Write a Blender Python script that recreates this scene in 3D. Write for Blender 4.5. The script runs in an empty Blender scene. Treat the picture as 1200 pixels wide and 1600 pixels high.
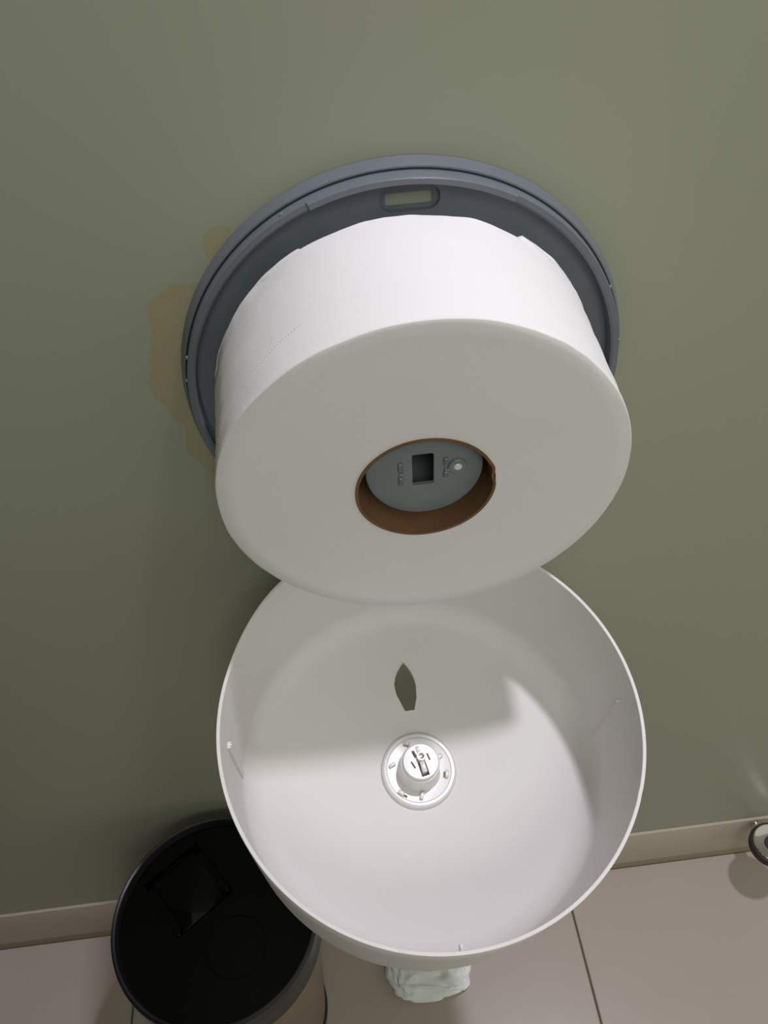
import bpy, bmesh, math, random
from mathutils import Vector, Matrix, noise
random.seed(4)
PI = math.pi
S = bpy.context.scene
COL = S.collection

# ------------------------------------------------------------------ camera
ZP = 0.9027                       # height of the dispenser's centre above the floor
cam_d = bpy.data.cameras.new('camera')
cam = bpy.data.objects.new('camera', cam_d)
COL.objects.link(cam)
RGT = Vector((0.992961, -0.110228, -0.043338))
UP = Vector((0.108507, 0.699908, 0.705942))
FWD = Vector((0.047482, 0.705676, -0.706942))
m = Matrix((( RGT.x, UP.x, -FWD.x), (RGT.y, UP.y, -FWD.y), (RGT.z, UP.z, -FWD.z))).to_4x4()
m.translation = Vector((-0.0496, -0.4571, 1.2324))
cam.matrix_world = m
cam_d.sensor_fit = 'VERTICAL'
cam_d.sensor_height = 36.0
cam_d.lens = 1302.9 / 1600 * 36.0
cam_d.clip_start = 0.01
S.camera = cam

# ------------------------------------------------------------------ light
W = bpy.data.worlds.new('world')
S.world = W
W.use_nodes = True
W.node_tree.nodes['Background'].inputs['Color'].default_value = (1.0, 0.985, 0.83, 1)
W.node_tree.nodes['Background'].inputs['Strength'].default_value = 0.42

def spot(name, loc, target, power, size, angle, blend, color):
    d = bpy.data.lights.new(name, 'SPOT')
    d.energy = power; d.shadow_soft_size = size
    d.spot_size = math.radians(angle); d.spot_blend = blend; d.color = color
    o = bpy.data.objects.new(name, d); COL.objects.link(o)
    o.location = loc
    o.rotation_euler = (Vector(target) - Vector(loc)).to_track_quat('-Z', 'Y').to_euler()
    return o
spot('ceiling_downlight', (0.40, -0.085, 2.40), (0.40, -0.085, 0), 53, 0.048, 66, 0.55, (1.0, 0.94, 1.08))

ld = bpy.data.lights.new('front_fill', 'AREA')
ld.shape = 'DISK'; ld.size = 0.8; ld.energy = 14; ld.color = (0.96, 1.0, 0.94)
lo = bpy.data.objects.new('front_fill', ld); COL.objects.link(lo)  # added soft fill without a visible fixture, brightens wall and roll end
lo.location = (0.05, -2.0, 2.5)
lo.rotation_euler = (Vector((0, 0, 0.8)) - Vector(lo.location)).to_track_quat('-Z', 'Y').to_euler()

S.view_settings.view_transform = 'Standard'
S.view_settings.look = 'None'
S.view_settings.gamma = 1
S.view_settings.use_curve_mapping = False
S.view_settings.exposure = 0.14

# ------------------------------------------------------------------ materials
def lin(r, g, b):
    f = lambda v: (v / 255 / 12.92) if v / 255 <= 0.04045 else ((v / 255 + 0.055) / 1.055) ** 2.4
    return (f(r), f(g), f(b), 1)

def mat(name, col, rough=0.5, metal=0.0, spec=0.5, vary=0.0, vscale=40, bump=0.0, bscale=200, coat=0.0):
    M = bpy.data.materials.new(name); M.use_nodes = True
    nt = M.node_tree; b = nt.nodes['Principled BSDF']
    b.inputs['Base Color'].default_value = col
    b.inputs['Roughness'].default_value = rough
    b.inputs['Metallic'].default_value = metal
    b.inputs['Specular IOR Level'].default_value = spec
    b.inputs['Coat Weight'].default_value = coat
    tc = nt.nodes.new('ShaderNodeTexCoord')
    if vary:
        n = nt.nodes.new('ShaderNodeTexNoise'); n.inputs['Scale'].default_value = vscale
        n.inputs['Detail'].default_value = 4
        nt.links.new(tc.outputs['Object'], n.inputs['Vector'])
        r = nt.nodes.new('ShaderNodeValToRGB')
        r.color_ramp.elements[0].position = 0.3; r.color_ramp.elements[1].position = 0.7
        r.color_ramp.elements[0].color = tuple(c * (1 - vary) for c in col[:3]) + (1,)
        r.color_ramp.elements[1].color = tuple(min(1, c * (1 + vary)) for c in col[:3]) + (1,)
        nt.links.new(n.outputs['Fac'], r.inputs['Fac'])
        nt.links.new(r.outputs['Color'], b.inputs['Base Color'])
    if bump:
        n = nt.nodes.new('ShaderNodeTexNoise'); n.inputs['Scale'].default_value = bscale
        nt.links.new(tc.outputs['Object'], n.inputs['Vector'])
        bp = nt.nodes.new('ShaderNodeBump'); bp.inputs['Strength'].default_value = bump
        bp.inputs['Distance'].default_value = 0.001
        nt.links.new(n.outputs['Fac'], bp.inputs['Height'])
        nt.links.new(bp.outputs['Normal'], b.inputs['Normal'])
    return M

M_paper = mat('tissue_paper', (0.765, 0.755, 0.755, 1), 0.95, spec=0.1, vary=0.012, vscale=9, bump=0.12, bscale=350)
M_face = mat('tissue_roll_end', (0.77, 0.76, 0.725, 1), 0.95, spec=0.1, vary=0.02, vscale=5, bump=0.03, bscale=500)
M_card = mat('brown_cardboard', lin(116, 86, 60), 0.85, spec=0.2, vary=0.12, vscale=60)
M_cardedge = mat('cardboard_edge', lin(142, 122, 100), 0.9, spec=0.2, vary=0.1, vscale=90)
M_white = mat('white_plastic', (0.735, 0.72, 0.70, 1), 0.55, spec=0.25, vary=0.012, vscale=12)
M_white_gloss = mat('white_gloss_plastic', (0.76, 0.745, 0.725, 1), 0.22, spec=0.5)
M_grey = mat('slate_grey_plastic', lin(102, 109, 116), 0.34, spec=0.5, vary=0.05, vscale=30)
M_hub = mat('grey_plastic_matte', lin(118, 127, 130), 0.42, spec=0.45, vary=0.05, vscale=60)
M_dark = mat('dark_gap_plastic', lin(44, 42, 50), 0.5)
M_black = mat('black_gloss_plastic', (0.0007, 0.0009, 0.0010, 1), 0.05, spec=0.22)
M_rim = mat('black_rim_plastic', (0.010, 0.010, 0.013, 1), 0.28, spec=0.5)
M_steel = mat('satin_bin_body', lin(128, 114, 98), 0.42, metal=0.0, spec=0.5, vary=0.03, vscale=6)
M_chrome = mat('chrome', (0.78, 0.78, 0.80, 1), 0.10, metal=1.0)
M_darkring = mat('dark_brown_ring', lin(52, 38, 30), 0.6)
M_tile = mat('beige_porcelain_tile', lin(178, 167, 158), 0.30, spec=0.4, vary=0.025, vscale=5)
M_skirt = mat('beige_skirting_tile', lin(184, 173, 158), 0.35, spec=0.4, vary=0.02, vscale=6)
M_grout = mat('brown_grout', lin(104, 94, 82), 0.9, spec=0.1)
M_footshade = mat('skirting_foot_shade', lin(158, 146, 126), 0.9, spec=0.1)  # darker tone painting in the shade under the skirting
M_frontblock = mat('grey_brown_blocker', lin(112, 106, 96), 0.5)
M_leftblock = mat('dark_blocker', lin(84, 78, 66), 0.5)
M_tissue = mat('damp_tissue', lin(232, 236, 236), 0.9, spec=0.1, vary=0.06, vscale=40, bump=0.4, bscale=120)

def wall_material():
    M = bpy.data.materials.new('frosted_green_glass'); M.use_nodes = True
    nt = M.node_tree; N = nt.nodes.new; L = nt.links.new
    b = nt.nodes['Principled BSDF']
    b.inputs['Roughness'].default_value = 0.38
    b.inputs['Specular IOR Level'].default_value = 0.4
    tc = N('ShaderNodeTexCoord')
    sep = N('ShaderNodeSeparateXYZ'); L(tc.outputs['Object'], sep.inputs[0])
    nz = N('ShaderNodeTexNoise'); nz.inputs['Scale'].default_value = 38; nz.inputs['Detail'].default_value = 5
    L(tc.outputs['Object'], nz.inputs['Vector'])
    def math_(op, a, b_=None, c=None):
        n = N('ShaderNodeMath'); n.operation = op
        for i, v in enumerate((a, b_, c)):
            if v is None: continue
            if isinstance(v, (int, float)): n.inputs[i].default_value = v
            else: L(v, n.inputs[i])
        return n.outputs[0]
    nn = math_('MULTIPLY', math_('SUBTRACT', nz.outputs['Fac'], 0.5), 1.1)
    def blob(cx, cz, rx, rz):
        dx = math_('DIVIDE', math_('SUBTRACT', sep.outputs[0], cx), rx)
        dz = math_('DIVIDE', math_('SUBTRACT', sep.outputs[2], cz), rz)
        d = math_('SQRT', math_('ADD', math_('MULTIPLY', dx, dx), math_('MULTIPLY', dz, dz)))
        return math_('SUBTRACT', d, 1.0)
    f = blob(-0.133, 0.915, 0.033, 0.043)
    f = math_('SMOOTH_MIN', f, blob(-0.133, 0.957, 0.023, 0.026), 0.10)
    f = math_('SMOOTH_MIN', f, blob(-0.135, 0.868, 0.016, 0.040), 0.10)
    # thin stained fringe along the upper left of the back plate
    f = math_('MINIMUM', f, blob(-0.1035, 1.003, 0.010, 0.013))
    f = math_('ADD', f, nn)
    mask = N('ShaderNodeMapRange'); mask.interpolation_type = 'SMOOTHSTEP'
    mask.inputs['From Min'].default_value = 0.06; mask.inputs['From Max'].default_value = -0.10
    mask.inputs['To Min'].default_value = 0.0; mask.inputs['To Max'].default_value = 0.40
    L(f, mask.inputs['Value'])
    edge = N('ShaderNodeMapRange'); edge.interpolation_type = 'SMOOTHSTEP'
    edge.inputs['From Min'].default_value = 0.15; edge.inputs['From Max'].default_value = 0.0
    edge.inputs['To Min'].default_value = 0.0; edge.inputs['To Max'].default_value = 0.22
    L(math_('ABSOLUTE', math_('ADD', f, 0.06)), edge.inputs['Value'])
    fac = math_('ADD', mask.outputs[0], math_('MULTIPLY', edge.outputs[0], math_('GREATER_THAN', 0.04, f)))
    fac = math_('MINIMUM', fac, 0.85)
    base = N('ShaderNodeTexNoise'); base.inputs['Scale'].default_value = 3.0
    L(tc.outputs['Object'], base.inputs['Vector'])
    ramp = N('ShaderNodeValToRGB')
    ramp.color_ramp.elements[0].position = 0.35; ramp.color_ramp.elements[1].position = 0.65
    ramp.color_ramp.elements[0].color = WALL_A; ramp.color_ramp.elements[1].color = WALL_B
    L(base.outputs['Fac'], ramp.inputs['Fac'])
    mix = N('ShaderNodeMix'); mix.data_type = 'RGBA'
    L(fac, mix.inputs['Factor'])
    L(ramp.outputs['Color'], mix.inputs['A'])
    mix.inputs['B'].default_value = STAIN
    L(mix.outputs['Result'], b.inputs['Base Color'])
    return M
WALL_A = lin(152, 156, 138)
WALL_B = lin(155, 157, 140)
STAIN = lin(162, 141, 92)
M_wall = wall_material()

# ------------------------------------------------------------------ helpers
def obj(name, bm, material, parent=None, smooth=True, loc=None, angle=35):
    me = bpy.data.meshes.new(name)
    bmesh.ops.recalc_face_normals(bm, faces=bm.faces)
    bm.to_mesh(me); bm.free()
    return obj_me(name, me, material, parent, smooth, loc, angle)

def obj_me(name, me, material, parent=None, smooth=True, loc=None, angle=35):
    o = bpy.data.objects.new(name, me); COL.objects.link(o)
    mats = material if isinstance(material, (list, tuple)) else [material]
    me.materials.clear()
    for q in mats: me.materials.append(q)
    if smooth:
        for p in me.polygons: p.use_smooth = True
        me.set_sharp_from_angle(angle=math.radians(angle))
    if parent: o.parent = parent
    if loc: o.location = loc
    return o

def tag(o, label=None, cat=None, group=None, kind=None):
    if label: o['label'] = label
    if cat: o['category'] = cat
    if group: o['group'] = group
    if kind: o['kind'] = kind
    return o

def empty(name, loc, label, cat):
    o = bpy.data.objects.new(name, None); COL.objects.link(o)
    o.location = loc; o.empty_display_size = 0.02
    return tag(o, label, cat)

def box(bm, x0, x1, y0, y1, z0, z1, bevel=0.0, seg=2, mtx=None):
    r = bmesh.ops.create_cube(bm, size=1)
    vs = r['verts']
    for v in vs:
        v.co = Vector(((x0 + x1) / 2 + v.co.x * (x1 - x0), (y0 + y1) / 2 + v.co.y * (y1 - y0), (z0 + z1) / 2 + v.co.z * (z1 - z0)))
    if bevel:
        es = list({e for v in vs for e in v.link_edges})
        rb = bmesh.ops.bevel(bm, geom=es, offset=bevel, segments=seg, affect='EDGES', profile=0.5)
        vs = list({v for f in rb['faces'] for v in f.verts} | {v for v in vs if v.is_valid})
    if mtx is not None:
        bmesh.ops.transform(bm, matrix=mtx, verts=[v for v in vs if v.is_valid])
    return vs

def lathe(bm, prof, n=96, axis='Z', closed=True, cx=0, cy=0, fn=None):
    """prof: (radius, height) going round the section; axis Z, or Y meaning out of the wall (-y)."""
    rings = []
    for k, (r, h) in enumerate(prof):
        ring = []
        if r < 1e-6:
            p = (cx, cy, h) if axis == 'Z' else (cx, -h, cy)
            ring = [bm.verts.new(p)]
        else:
            for i in range(n):
                a = 2 * PI * i / n
                rr, hh = fn(a, r, h, k) if fn else (r, h)
                c, s = math.cos(a) * rr, math.sin(a) * rr
                ring.append(bm.verts.new((cx + c, cy + s, hh) if axis == 'Z' else (cx + c, -hh, cy + s)))
        rings.append(ring)
    m_ = len(rings)
    for k in range(m_ if closed else m_ - 1):
        A, B = rings[k], rings[(k + 1) % m_]
        if len(A) == 1 and len(B) == 1: continue
        for i in range(n):
            j = (i + 1) % n
            if len(A) == 1: bm.faces.new((A[0], B[i], B[j]))
            elif len(B) == 1: bm.faces.new((A[i], A[j], B[0]))
            else: bm.faces.new((A[i], A[j], B[j], B[i]))
    return rings

def prism(bm, pts, z0, z1):
    lo = [bm.verts.new((x, y, z0)) for x, y in pts]
    hi = [bm.verts.new((x, y, z1)) for x, y in pts]
    n = len(pts)
    bm.faces.new(lo[::-1]); bm.faces.new(hi)
    for i in range(n):
        bm.faces.new((lo[i], lo[(i + 1) % n], hi[(i + 1) % n], hi[i]))

def cut(bm_a, bm_bs):
    """mesh of bm_a minus every bm in bm_bs (boolean evaluated once, helpers removed)"""
    def tmp(bm):
        bmesh.ops.recalc_face_normals(bm, faces=bm.faces)
        me = bpy.data.meshes.new('cut'); bm.to_mesh(me); bm.free()
        o = bpy.data.objects.new('cut', me); COL.objects.link(o); return o
    a = tmp(bm_a); bs = [tmp(b) for b in bm_bs]
    for b in bs:
        md = a.modifiers.new('b', 'BOOLEAN'); md.operation = 'DIFFERENCE'; md.object = b; md.solver = 'EXACT'
    bpy.context.view_layer.update()
    dg = bpy.context.evaluated_depsgraph_get()
    me = bpy.data.meshes.new_from_object(a.evaluated_get(dg))
    for o in [a] + bs:
        d = o.data; bpy.data.objects.remove(o); bpy.data.meshes.remove(d)
    return me

def rrect(cx, cy, w, h, r, n=6):
    out = []
    for qx, qy, a0 in ((1, 1, 0), (-1, 1, 90), (-1, -1, 180), (1, -1, 270)):
        for k in range(n + 1):
            a = math.radians(a0 + 90 * k / n)
            out.append((cx + qx * (w / 2 - r) + r * math.cos(a), cy + qy * (h / 2 - r) + r * math.sin(a)))
    return out

YZ = Matrix(((1, 0, 0, 0), (0, 0, -1, 0), (0, 1, 0, 0), (0, 0, 0, 1)))   # (x, y, h) -> (x, -h, y): plane parallel to the wall

# ------------------------------------------------------------------ the setting
bm = bmesh.new(); box(bm, -1.6, 1.7, 0, 0.012, 0.0, 2.35)
wall = tag(obj('wall_back', bm, M_wall, smooth=False), 'frosted grey-green glass wall panel behind the dispenser, brown stain beside the dispenser', kind='structure')

bm = bmesh.new(); box(bm, -0.652, -0.64, -1.7, -0.0001, 0.0, 2.35)  # unseen dark panel added to cut ambient light at the left
tag(obj('left_light_blocker', bm, M_leftblock, smooth=False), 'dark brown panel added out of view at the left to dim the lower left', kind='structure')

bm = bmesh.new(); box(bm, -1.6, 1.7, -2.6, 0.012, -0.03, -0.002)
floor = tag(obj('floor', bm, M_grout, smooth=False), 'beige large-format tile floor with thin dark joints', kind='structure')
X0, PITCH = -0.3995, 0.6066
tile_me = None
for i in range(-2, 4):
    for j in range(5):
        if tile_me is None:
            bm = bmesh.new(); box(bm, 0.0013, PITCH - 0.0013, -PITCH + 0.0013, -0.0013, -0.008, 0.0, 0.0008, 1)
            t = obj('tile', bm, M_tile, floor); tile_me = t.data
        else:
            t = bpy.data.objects.new('tile', tile_me); COL.objects.link(t); t.parent = floor
        t.location = (X0 + (i - 0) * PITCH, -0.0025 - j * PITCH, random.uniform(-0.0002, 0.0))

bm = bmesh.new(); box(bm, -1.6, 1.7, -0.004, 0.0, 0.018, 0.1099, 0.0008, 2)
base = tag(obj('baseboard_back', bm, M_skirt), 'beige tile skirting along the foot of the glass wall', kind='structure')
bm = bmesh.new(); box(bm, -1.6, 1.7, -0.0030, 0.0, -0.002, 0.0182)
obj('foot_shade_strip', bm, M_footshade, base, smooth=False)  # darker strip stands in for the soft shade along the skirting foot

bm = bmesh.new(); box(bm, -0.64, -0.06, -1.31, -1.298, 0.0, 1.74)  # unseen panel added to block the fill from the lower left wall
tag(obj('front_light_blocker', bm, M_frontblock, smooth=False), 'grey-brown panel added out of view to shade the lower left of the dispenser wall', kind='structure')

# ------------------------------------------------------------------ paper dispenser
disp = empty('paper_dispenser', (0, 0, ZP), 'round jumbo toilet paper dispenser on the wall, grey back plate and white cover hanging open', 'dispenser')
# back plate: shallow tray of grey plastic with a stepped lip, axis out of the wall
RB = 0.1445
bm = bmesh.new()
lathe(bm, [(0.0, 0.0045), (0.1345, 0.0045), (0.1352, 0.006), (0.1352, 0.0092), (0.1424, 0.0092), (0.1428, 0.0090), (0.1430, 0.0085),
           (RB + 0.0005, 0.0005), (RB - 0.003, 0.0), (0.1300, 0.0), (0.1290, 0.002), (0.0, 0.002)], n=160, axis='Y', closed=True)
slot = bmesh.new()
prism(slot, rrect(0.0062, 1.0250 - ZP, 0.0345, 0.0150, 0.0070, 8), -0.01, 0.02)
bmesh.ops.transform(slot, matrix=YZ, verts=slot.verts)
spin_hole = bmesh.new()
prism(spin_hole, [(0.030 * math.cos(2 * PI * k / 48), 0.030 * math.sin(2 * PI * k / 48)) for k in range(48)], -0.01, 0.02)
bmesh.ops.transform(spin_hole, matrix=YZ, verts=spin_hole.verts)
plate = obj_me('back_plate', cut(bm, [slot, spin_hole]), M_grey, disp)
tag(plate, 'slate grey plastic back plate')
# recessed surround of the slot, thin against the wall
bm = bmesh.new()
prism(bm, rrect(0.0062, 1.0250 - ZP, 0.0365, 0.0170, 0.0080, 8), 0.0005, 0.0016)
hole = bmesh.new(); prism(hole, rrect(0.0058, 1.0236 - ZP, 0.0272, 0.0074, 0.0016), -0.01, 0.02)
me = cut(bm, [hole]); me.transform(YZ)
obj_me('slot_surround', me, M_grey, plate)
# dark groove between the outer flange and the inner lip
bm = bmesh.new()
lathe(bm, [(0.1403, 0.0090), (0.1403, 0.0095), (0.1418, 0.0095), (0.1418, 0.0090)], n=160, axis='Y')
tag(obj('groove', bm, M_dark, plate), 'dark seam between flange and lip')
# inner lip ring that the cover clips onto, taller along the top
def lipf(a, r, h, k):
    d = math.degrees(a) % 360
    if k in (1, 2, 3) and 62 < d < 112: return r, h + 0.0026
    return r, h
bm = bmesh.new()
lathe(bm, [(0.1406, 0.0093), (0.1404, 0.0156), (0.1398, 0.0166), (0.1366, 0.0166), (0.1352, 0.0154), (0.1352, 0.0093)], n=720, axis='Y', fn=lipf)
lip = obj('lip_ring', bm, M_grey, disp)
# clip nubs on the lip
for d in (164, 171, 8, 25, 118):
    a = math.radians(d)
    bm = bmesh.new(); box(bm, -0.0012, 0.0012, -0.0008, 0.0008, -0.0010, 0.0010, 0.0003, 1)
    n_ = obj('clip_nub', bm, M_hub, lip)
    n_.location = (0.1404 * math.cos(a), -0.0146, 0.1404 * math.sin(a)); n_.rotation_euler = (0, -a, 0)

# spindle that carries the roll
RH = 0.0352; YH = 0.0974
bm = bmesh.new()
lathe(bm, [(0.0335, 0.0045), (RH + 0.0002, 0.0045), (RH, YH - 0.0022), (RH - 0.0007, YH - 0.0006), (RH - 0.0024, YH), (0.0, YH), (0.0, YH - 0.0025), (0.0325, YH - 0.0025)], n=96, axis='Y')
hole = bmesh.new()
prism(hole, rrect(-0.0010, 0.0010, 0.0128, 0.0238, 0.0012, 3), YH - 0.02, YH + 0.01)
bmesh.ops.transform(hole, matrix=YZ, verts=hole.verts)
sp = obj_me('spindle', cut(bm, [hole]), M_hub, disp)
tag(sp, 'grey plastic spindle with rectangular lock opening')
for sx, parts in ((-0.0143, ((0.0075, 0.0015), (-0.0035, -0.0095))), (0.0125, ((0.0085, 0.0030), (-0.0020, -0.0065)))):
    for (z1, z0) in parts:
        bm = bmesh.new(); box(bm, sx - 0.0014, sx + 0.0014, -(YH + 0.0014), -(YH - 0.001), z0, z1, 0.0004, 1)
        obj('rib', bm, M_grey, sp)
    bm = bmesh.new(); box(bm, sx - 0.0009, sx + 0.0022, -(YH + 0.0018), -(YH - 0.001), -0.0012, 0.0004, 0.0003, 1)
    obj('latch', bm, M_hub, sp)
bm = bmesh.new()
lathe(bm, [(0.0026, YH - 0.001), (0.0026, YH + 0.0016), (0.0050, YH + 0.0016), (0.0056, YH + 0.001), (0.0056, YH - 0.001)], n=32, axis='Y', cx=0.0195, cy=0.0012)
obj('screw_ring', bm, M_hub, sp)
bm = bmesh.new()
lathe(bm, [(0.0, YH - 0.0005), (0.0028, YH - 0.0005), (0.0027, YH + 0.0012), (0.0018, YH + 0.002), (0.0, YH + 0.0022)], n=24, axis='Y', cx=0.0195, cy=0.0012, closed=False)
tag(obj('screw', bm, M_white_gloss, sp), 'pale screw head')

# ---- white cover, hinged open under the back plate
ex = Vector((0.99911, 0.0, -0.04217)); ey = Vector((0.0092, 0.97588, 0.2181)); ez = Vector((0.04115, -0.21829, 0.97502))
COV = Matrix(((ex.x, ey.x, ez.x), (ex.y, ey.y, ez.y), (ex.z, ey.z, ez.z))).to_4x4()
COV.translation = Vector((-0.0071, -0.1671, 0.7484 - ZP))
D = 0.1230; RO = 0.1405; RI = 0.1381; K = 0.967
def covf(a, r, h, k):
    d = math.degrees(a) % 360
    if k in RIMK:
        t = max(0.0, min(1.0, (164 - d) / 32)) if d > 122 else max(0.0, (d - 108) / 14)
        if 108 < d < 164: h += 0.0095 * t * t * (3 - 2 * t)
        # two small clip notches along the front of the rim
        if 303.0 < d < 305.4 or 252 < d < 254.5: h -= 0.0012
        if 332.5 < d < 334: h -= 0.0010
    return r, h
FR_ = 0.019
inner = [(RI, -0.0003), (RI - 0.0003, -0.03), (RI - 0.0009, -0.08)] + [(RI - 0.0012 - FR_ + FR_ * math.cos(q), -D + FR_ - FR_ * math.sin(q)) for q in [PI / 2 * k / 9 for k in range(10)]] + [(0.06, -D)]
outer = [(0.0, -D - 0.0025), (RI - 0.012, -D - 0.0025), (RO - 0.0040, -D - 0.0015), (RO - 0.0012, -D + 0.0018), (RO - 0.0006, -D + 0.012), (RO, -0.03), (RO, -0.0004), (RO - 0.0003, 0.0), (RI + 0.0003, 0.0)]
prof = inner + [(0.0, -D)] + outer
RIMK = (0, len(prof) - 1, len(prof) - 2, len(prof) - 3)
bm = bmesh.new(); lathe(bm, prof, n=200, fn=covf)
LENS = [(-0.0029, 0.0919), (-0.0002, 0.0878), (0.0026, 0.0825), (0.0046, 0.0760), (0.0054, 0.0695), (0.0046, 0.0594), (0.0015, 0.0487), (-0.0065, 0.0483),
        (-0.0084, 0.0532), (-0.0094, 0.0562), (-0.0123, 0.0638), (-0.0130, 0.0725), (-0.0112, 0.0795), (-0.0085, 0.0846), (-0.0055, 0.0890)]
LENS = [(x * K, y * K) for x, y in LENS]
hole = bmesh.new(); prism(hole, LENS, -D - 0.02, -D + 0.02)
cover = obj_me('cover', cut(bm, [hole]), M_white, disp, angle=40)
cover.matrix_local = COV
tag(cover, 'white plastic drum cover hanging open, leaf-shaped viewing slit in its front')
# thin raised border of the viewing slit
cx_, cy_ = -0.0034, 0.0677
bm = bmesh.new()
ins = [(cx_ + (x - cx_) * 1.00, cy_ + (y - cy_) * 1.00) for x, y in LENS]
out_ = [(cx_ + (x - cx_) * 1.28, cy_ + (y - cy_) * 1.10) for x, y in LENS]
n = len(LENS)
ra = [bm.verts.new((x, y, -D - 0.001)) for x, y in ins]; rb = [bm.verts.new((x, y, -D + 0.0005)) for x, y in ins]
rc = [bm.verts.new((x, y, -D + 0.00015)) for x, y in out_]; rd = [bm.verts.new((x, y, -D - 0.001)) for x, y in out_]
for A, B in ((ra, rb), (rb, rc), (rc, rd), (rd, ra)):
    for i in range(n):
        j = (i + 1) % n; bm.faces.new((A[i], A[j], B[j], B[i]))
obj('slit_border', bm, M_white, cover)
# lock boss: flange, post, tube, arm, hooks
BX, BY = -0.0015, -0.0020
bm = bmesh.new()
lathe(bm, [(0.0, -D - 0.0005), (0.0292, -D - 0.0005), (0.0292, -D + 0.0020), (0.0285, -D + 0.0042), (0.0271, -D + 0.0052), (0.0254, -D + 0.0052),
           (0.0245, -D + 0.0042), (0.0180, -D + 0.0038), (0.0, -D + 0.0036)], n=72, cx=BX, cy=BY, closed=False)
HOOKS = [(-0.0227, 0.0034, 25), (-0.0090, 0.0192, -20), (0.0160, 0.0061, 35), (0.0201, -0.0082, 80), (-0.0020, -0.0228, 70), (-0.0181, -0.0190, -35)]
HOOKS = [(x * K, y * K, r) for x, y, r in HOOKS]
obj('lock_flange', bm, M_white_gloss, cover)
PH = 0.0265
bm = bmesh.new()
lathe(bm, [(0.0, -D + 0.0030), (0.0172, -D + 0.0030), (0.0166, -D + 0.008), (0.0150, -D + PH - 0.0042), (0.0139, -D + PH - 0.0040), (0.0136, -D + PH - 0.0008), (0.0130, -D + PH), (0.0, -D + PH)], n=64, cx=BX, cy=BY)
holes = []
def hole_box(cx, cy, w, h, rot, d=0.010):
    b_ = bmesh.new()
    box(b_, -w / 2, w / 2, -h / 2, h / 2, -D + PH - d, -D + PH + 0.01, mtx=Matrix.Translation((BX + cx, BY + cy, 0)) @ Matrix.Rotation(math.radians(rot), 4, 'Z'))
    holes.append(b_)
hole_box(0.0012, -0.0042, 0.0062, 0.0140, 12)
hole_box(-0.0043, 0.0058, 0.0022, 0.0058, 22)
hole_box(0.0062, 0.0030, 0.0013, 0.0056, 18)
hole_box(-0.0060, -0.0022, 0.0013, 0.0058, 26)
obj_me('lock_post', cut(bm, holes), M_white_gloss, cover)
bm = bmesh.new()
lathe(bm, [(0.0022, -D + PH - 0.008), (0.0022, -D + PH + 0.0036), (0.0034, -D + PH + 0.0036), (0.0036, -D + PH + 0.0030), (0.0036, -D + PH - 0.009)], n=32, cx=BX + 0.0006, cy=BY + 0.0032)
obj('lock_tube', bm, M_white_gloss, cover)
bm = bmesh.new()
box(bm, -0.0019, 0.0019, -0.0086, 0.0005, -D + PH - 0.008, -D + PH + 0.0012, 0.0005, 2, mtx=Matrix.Translation((BX + 0.0008, BY - 0.0001, 0)) @ Matrix.Rotation(math.radians(10), 4, 'Z'))
obj('lock_arm', bm, M_white_gloss, cover)
bm = bmesh.new()
box(bm, -0.0013, 0.0013, 0.0, 0.0055, -D + PH - 0.008, -D + PH + 0.0008, 0.0004, 2, mtx=Matrix.Translation((BX - 0.0004, BY + 0.0062, 0)) @ Matrix.Rotation(math.radians(14), 4, 'Z'))
obj('lock_arm', bm, M_white_gloss, cover)
for hx, hy, rot in HOOKS:
    bm = bmesh.new()
    box(bm, -0.0027, 0.0027, -0.0014, 0.0014, -D + 0.0030, -D + 0.0072, 0.0006, 2, mtx=Matrix.Translation((hx, hy, 0)) @ Matrix.Rotation(math.radians(rot), 4, 'Z'))
    obj('hook', bm, M_white_gloss, cover)
# dark catch openings beside two of the hooks
for hx, hy, rot in ((0.0178, -0.0078, 78), (-0.0150, -0.0206, -35)):
    bm = bmesh.new()
    box(bm, -0.0022, 0.0022, -0.0010, 0.0010, -D + 0.0032, -D + 0.0044, 0.0002, 1, mtx=Matrix.Translation((hx, hy, 0)) @ Matrix.Rotation(math.radians(rot), 4, 'Z'))
    obj('catch', bm, M_cardedge, cover)
# guide ribs inside the drum wall
for d, w, h0, h1, tk in ((177.9, 0.0046, -0.112, -0.034, 0.0020), (3.1, 0.0009, -0.114, -0.030, 0.0014)):
    bm = bmesh.new(); box(bm, RI - 0.0006 - tk, RI + 0.0004, -w / 2, w / 2, h0, h1, 0.0003, 1, mtx=Matrix.Rotation(math.radians(d), 4, 'Z'))
    obj('guide_rib', bm, M_white, cover)
    bm = bmesh.new(); box(bm, RI - 0.0032, RI + 0.0004, -0.0008, 0.0008, h1 - 0.0004, h1 + 0.0006, 0.0002, 1, mtx=Matrix.Rotation(math.radians(d), 4, 'Z'))
    obj('clip_tab', bm, M_white_gloss, cover)
bm = bmesh.new(); box(bm, RI - 0.0040, RI + 0.0004, -0.0010, 0.0010, -0.0100, -0.0040, 0.0004, 1, mtx=Matrix.Rotation(math.radians(-81 - 9.5), 4, 'Z'))
obj('clip_tab', bm, M_white, cover)
# hinge between plate and cover
bm = bmesh.new()
for sx in (-0.03, 0.03):
    box(bm, sx - 0.008, sx + 0.008, -0.0240, -0.004, -0.1490, -0.1385, 0.002, 2)
box(bm, -0.045, 0.045, -0.0285, -0.0215, -0.1480, -0.1410, 0.002, 2)
obj('hinge', bm, M_grey, disp)

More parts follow.
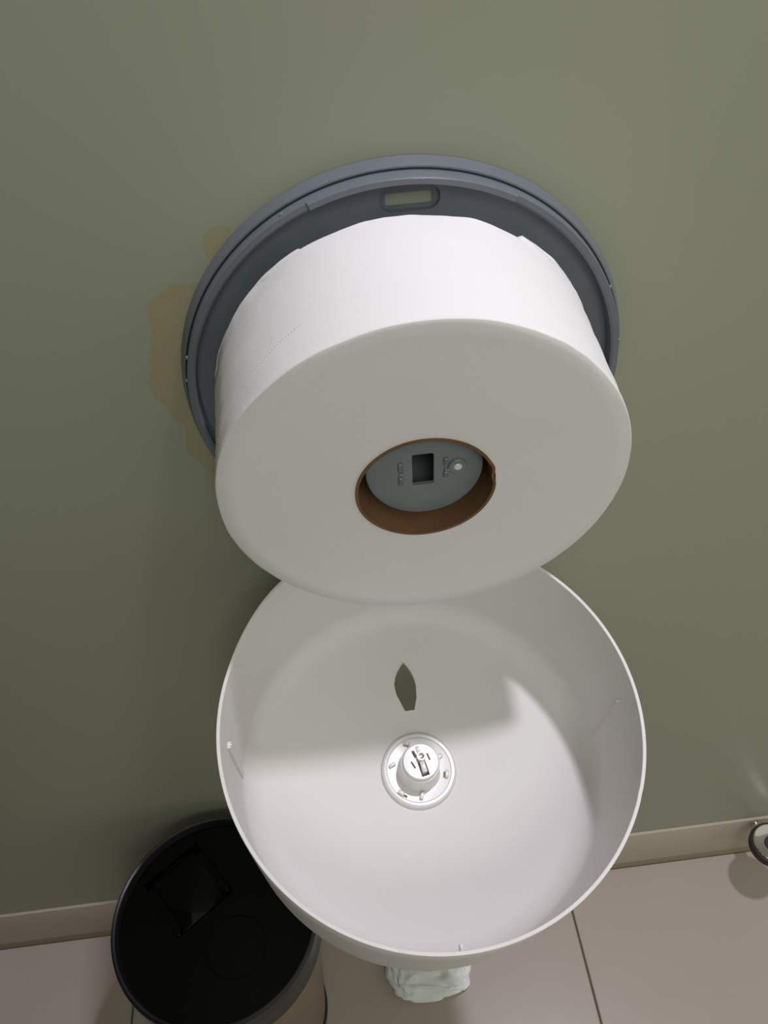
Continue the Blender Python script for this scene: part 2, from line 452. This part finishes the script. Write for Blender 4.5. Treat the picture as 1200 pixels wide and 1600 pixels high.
# ------------------------------------------------------------------ jumbo roll on the spindle
P0 = Vector((-0.0009, -0.1082, ZP - 0.0048))
tx = 0.0877
roll = empty('toilet_roll', P0, 'large jumbo roll of white toilet paper drooping on the dispenser spindle', 'toilet roll')
nrm = Vector((-0.003, -math.cos(tx), -math.sin(tx))).normalized()
rx = Vector((1, 0, 0)); rx = (rx - nrm * rx.dot(nrm)).normalized(); ry = nrm.cross(rx)
RR, RC, RCI, WR = 0.1200, 0.0411, 0.0396, 0.0971
def ang_noise(a, k, amp, f=1.6):
    return amp * noise.noise(Vector((math.cos(a) * f + k * 3.7, math.sin(a) * f, k * 0.9)))
def roll_pt(a, r, h):           # h: 0 at the end face, negative towards the wall
    p = rx * (r * math.cos(a)) + ry * (r * math.sin(a)) + nrm * h
    return p
bm = bmesh.new()
NS = 220
hs = [0.0, -0.0005, -0.004, -0.010, -0.018, -0.027, -0.036, -0.046, -0.056, -0.066, -0.075, -0.082, -0.088, -0.0922, -0.0928, -0.0950, -0.0971]
rings = []
def ring(rf, hf, clamp=False):
    R_ = []
    for i in range(NS):
        a = 2 * PI * i / NS
        p = roll_pt(a, rf(a), hf(a))
        if clamp: p.y = min(p.y, -0.0075 - P0.y)
        R_.append(bm.verts.new(p))
    rings.append(R_)
fine = lambda a, k: ang_noise(a, k, 0.0006, 5) + ang_noise(a, k + 9, 0.0003, 14)
ring(lambda a: RC + ang_noise(a, 2, 0.0003), lambda a: -0.09, True)
ring(lambda a: RC + ang_noise(a, 2, 0.0003), lambda a: -0.0002)
for q in (0.055, 0.075, 0.095, 0.110):
    ring(lambda a, q=q: q, lambda a, q=q: -0.0003 + ang_noise(a, q * 30, 0.0004))
ring(lambda a: RR - 0.0006 + ang_noise(a, 5, 0.0009) + 0.6 * fine(a, 3), lambda a: 0.0)
for k, h in enumerate(hs[1:]):
    def rf(a, k=k, h=h):
        step = 0.0 if k == 0 else 0.0004 * math.sin(k * 2.3 + 0.6 * math.sin(a * 2))
        e = -0.0001 if k == 0 else (-0.0014 if k == len(hs) - 2 else 0)
        d = math.degrees(a) % 360
        if 57 < d < 119 and h < -0.0925: e = -0.0012 - 0.9 * (-0.0925 - h)
        e += 0.0046 * math.exp(-((d - 187) / 15) ** 2) * min(1, max(0, (-h - 0.03) / 0.06))
        return RR + step + e + ang_noise(a, 5, 0.0009) + fine(a, 3 + k * 0.15) * (1.6 if k > 10 else 0.6)
    ring(rf, lambda a, h=h, k=k: h + (0 if k == 0 else ang_noise(a, 4 + k * 0.1, 0.0006, 4)), True)
ring(lambda a: RC + 0.0005, lambda a: -WR, True)
for k in range(len(rings)):
    A, B = rings[k], rings[(k + 1) % len(rings)]
    for i in range(NS):
        j = (i + 1) % NS
        f = bm.faces.new((A[i], A[j], B[j], B[i]))
        f.material_index = 1 if 1 <= k <= 6 else 0
body = obj('paper_body', bm, [M_paper, M_face], roll, angle=50)
# perforation line running round the outer sheet
bm = bmesh.new()
for i in range(44):
    t = i / 43
    a = math.radians(160 - 40 * t); h = -0.0135 - 0.014 * t
    c = roll_pt(a, RR + 0.0006 + ang_noise(a, 5, 0.0009), h)
    er = (rx * math.cos(a) + ry * math.sin(a)); et = (ry * math.cos(a) - rx * math.sin(a))
    vs = [bm.verts.new(c + et * u * 0.0005 + nrm * v * 0.0002 + er * w * 0.0002) for u, v, w in ((-1, -1, 0), (1, -1, 0), (1, 1, 0), (-1, 1, 0), (0, 0, 1))]
    for q in ((0, 1, 4), (1, 2, 4), (2, 3, 4), (3, 0, 4), (3, 2, 1, 0)): bm.faces.new([vs[z] for z in q])
tag(obj('perforation', bm, M_paper, roll, smooth=False), 'dotted perforation line', kind='stuff')
# cardboard core, dented at one side
bm = bmesh.new()
def core_pt(a, r, h):
    d = math.degrees(a) % 360
    dent = -0.0011 * math.exp(-((d - 8) / 6) ** 2) + 0.0006 * math.exp(-((d - 18) / 5) ** 2)
    p = roll_pt(a, r + dent + ang_noise(a, 7, 0.0002), h)
    p.y = min(p.y, -0.0078 - P0.y); return p
cr = []
for r_, h_ in ((RCI, -0.09), (RCI, -0.045), (RCI, 0.0006), (RC + 0.0002, 0.0008), (RC - 0.0001, -0.045), (RC - 0.0001, -0.09)):
    cr.append([bm.verts.new(core_pt(2 * PI * i / 120, r_, h_)) for i in range(120)])
for k in range(6):
    A, B = cr[k], cr[(k + 1) % 6]
    for i in range(120):
        f = bm.faces.new((A[i], A[(i + 1) % 120], B[(i + 1) % 120], B[i])); f.material_index = 1 if k == 2 else 0
tag(obj('cardboard_core', bm, [M_card, M_cardedge], roll, angle=60), 'brown cardboard core tube')

# ------------------------------------------------------------------ waste bin
BXC, BYC, BZ = -0.2245, -0.1265, 0.352
bin_ = empty('waste_bin', (BXC, BYC, 0), 'round pedal bin with glossy black lid standing against the skirting', 'bin')
bm = bmesh.new()
lathe(bm, [(0.0, 0.0), (0.0780, 0.0), (0.0800, 0.003), (0.0815, 0.02), (0.0990, 0.300), (0.0990, 0.306), (0.0, 0.306)], n=96)
tag(obj('bin_body', bm, M_steel, bin_), 'pale beige tapered bin body')
bm = bmesh.new()
lathe(bm, [(0.0800, 0.0005), (0.0830, 0.0005), (0.0830, 0.010), (0.0816, 0.012), (0.0800, 0.012)], n=96)
obj('base_ring', bm, M_rim, bin_)
RL = 0.1055
bm = bmesh.new()
lathe(bm, [(0.0985, 0.296), (RL - 0.003, 0.296), (RL - 0.001, 0.300), (RL, BZ - 0.006), (RL - 0.0008, BZ - 0.002), (RL - 0.0028, BZ), (RL - 0.005, BZ - 0.0008),
           (RL - 0.0066, BZ - 0.004), (RL - 0.0075, BZ - 0.013), (0.0960, BZ - 0.016), (0.0960, 0.306), (0.0985, 0.306)], n=128)
tag(obj('lid_rim', bm, M_rim, bin_), 'black raised lid rim')
LZ = BZ - 0.010
bm = bmesh.new(); lathe(bm, [(0.0, LZ), (0.0982, LZ), (0.0982, LZ - 0.003), (0.0, LZ - 0.003)], n=96)
FR = Matrix.Translation((-0.2550 - BXC, -0.0925 - BYC, 0)) @ Matrix.Rotation(math.radians(-54), 4, 'Z')   # flap frame: x runs from the top corner to the right corner
hole = bmesh.new(); box(hole, -0.0355, 0.0355, -0.0355, 0.0355, LZ - 0.02, LZ + 0.02, mtx=FR)
obj_me('lid', cut(bm, [hole]), M_black, bin_)
bm = bmesh.new()
box(bm, -0.0355, 0.0355, -0.0355, 0.0355, LZ - 0.0130, LZ - 0.0110, mtx=FR)
box(bm, -0.0355, 0.0355, -0.0355, -0.0335, LZ - 0.0115, LZ - 0.0005, mtx=FR)
box(bm, -0.0355, 0.0355, 0.0335, 0.0355, LZ - 0.0115, LZ - 0.0005, mtx=FR)
obj('flap_well', bm, M_black, bin_, smooth=False)
bm = bmesh.new()
box(bm, -0.0325, 0.0325, -0.0265, 0.0265, LZ - 0.0105, LZ - 0.0045, 0.0015, 2, mtx=FR)
flap = obj('lid_flap', bm, M_black, bin_)
for px, py in ((-0.2156, -0.0976), (-0.2636, -0.1363)):
    bm = bmesh.new()
    lathe(bm, [(0.0, LZ - 0.004), (0.0042, LZ - 0.004), (0.0042, LZ + 0.0015), (0.0034, LZ + 0.0026), (0.0, LZ + 0.0028)], n=24, closed=False)
    o = obj('hinge_pin', bm, M_black, bin_); o.location = (px - BXC, py - BYC, 0)
bm = bmesh.new()
lathe(bm, [(0.0285, LZ - 0.0005), (0.0290, LZ + 0.0006), (0.0300, LZ + 0.0006), (0.0305, LZ - 0.0005)], n=72)
o = obj('embossed_ring', bm, M_black, bin_); o.location = (-0.2040 - BXC, -0.1560 - BYC, 0)

# ------------------------------------------------------------------ crumpled tissue on the floor
tis = bmesh.new()
bmesh.ops.create_icosphere(tis, subdivisions=5, radius=1)
for v in tis.verts:
    p = v.co.copy()
    n1 = noise.noise(p * 1.7 + Vector((3, 1, 7))); n2 = noise.noise(p * 4.2); rid = abs(noise.noise(p * 2.6 + Vector((9, 2, 4))))
    s = 1 + 0.13 * n1 + 0.03 * n2 - 0.14 * (0.35 - rid if rid < 0.35 else 0)
    sx = math.copysign(abs(p.x) ** 0.62, p.x); sy = math.copysign(abs(p.y) ** 0.75, p.y)
    v.co = Vector((sx * 0.056 * s, sy * 0.043 * s, max(-0.9, p.z) * 0.017 * s + 0.006 * n2 * max(0, p.z)))
zmin = min(v.co.z for v in tis.verts)
for v in tis.verts:
    v.co.z -= zmin
    if v.co.z < 0.004: v.co.z *= 0.3
t_ = obj('crumpled_tissue', tis, M_tissue, None, angle=28)
t_.location = (-0.003, -0.101, 0.0002); t_.rotation_euler = (0, 0, math.radians(-5))
tag(t_, 'crumpled wad of pale tissue lying on the floor tiles below the open cover', 'tissue')

# ------------------------------------------------------------------ chrome post at the right edge
kx, ky = 0.4665, -0.0420
post = empty('chrome_knob', (kx, ky, 0), 'round chrome knob with dished top and dark centre, on the skirting at the right edge', 'knob')
bm = bmesh.new()
lathe(bm, [(0.0, -0.0380), (0.0085, -0.0380), (0.0085, 0.0060), (0.0, 0.0075)], n=40, axis='Y', cy=0.094, closed=False)
lathe(bm, [(0.0, 0.083), (0.0105, 0.083), (0.0115, 0.086), (0.0115, 0.109), (0.0, 0.109)], n=40, closed=False)
obj('stem', bm, M_chrome, post)
bm = bmesh.new()
lathe(bm, [(0.0, 0.107), (0.026, 0.107), (0.0285, 0.110), (0.0290, 0.116), (0.0280, 0.121), (0.0262, 0.122), (0.0252, 0.1195), (0.0, 0.1195)], n=64)  # dark brown ring round the cap
tag(obj('dark_ring', bm, M_darkring, post), 'dark brown ring around the top')
bm = bmesh.new()
lathe(bm, [(0.0, 0.1190), (0.0256, 0.1190), (0.0256, 0.1225), (0.0240, 0.1236), (0.0220, 0.1226), (0.0170, 0.1206), (0.0115, 0.1196), (0.0, 0.1194)], n=64, closed=False)
obj('cap', bm, M_chrome, post)
bm = bmesh.new()
lathe(bm, [(0.0, 0.1195), (0.0105, 0.1190), (0.0105, 0.1205), (0.0095, 0.1212), (0.0, 0.1212)], n=40, closed=False)
tag(obj('plug', bm, M_dark, post), 'dark centre plug')
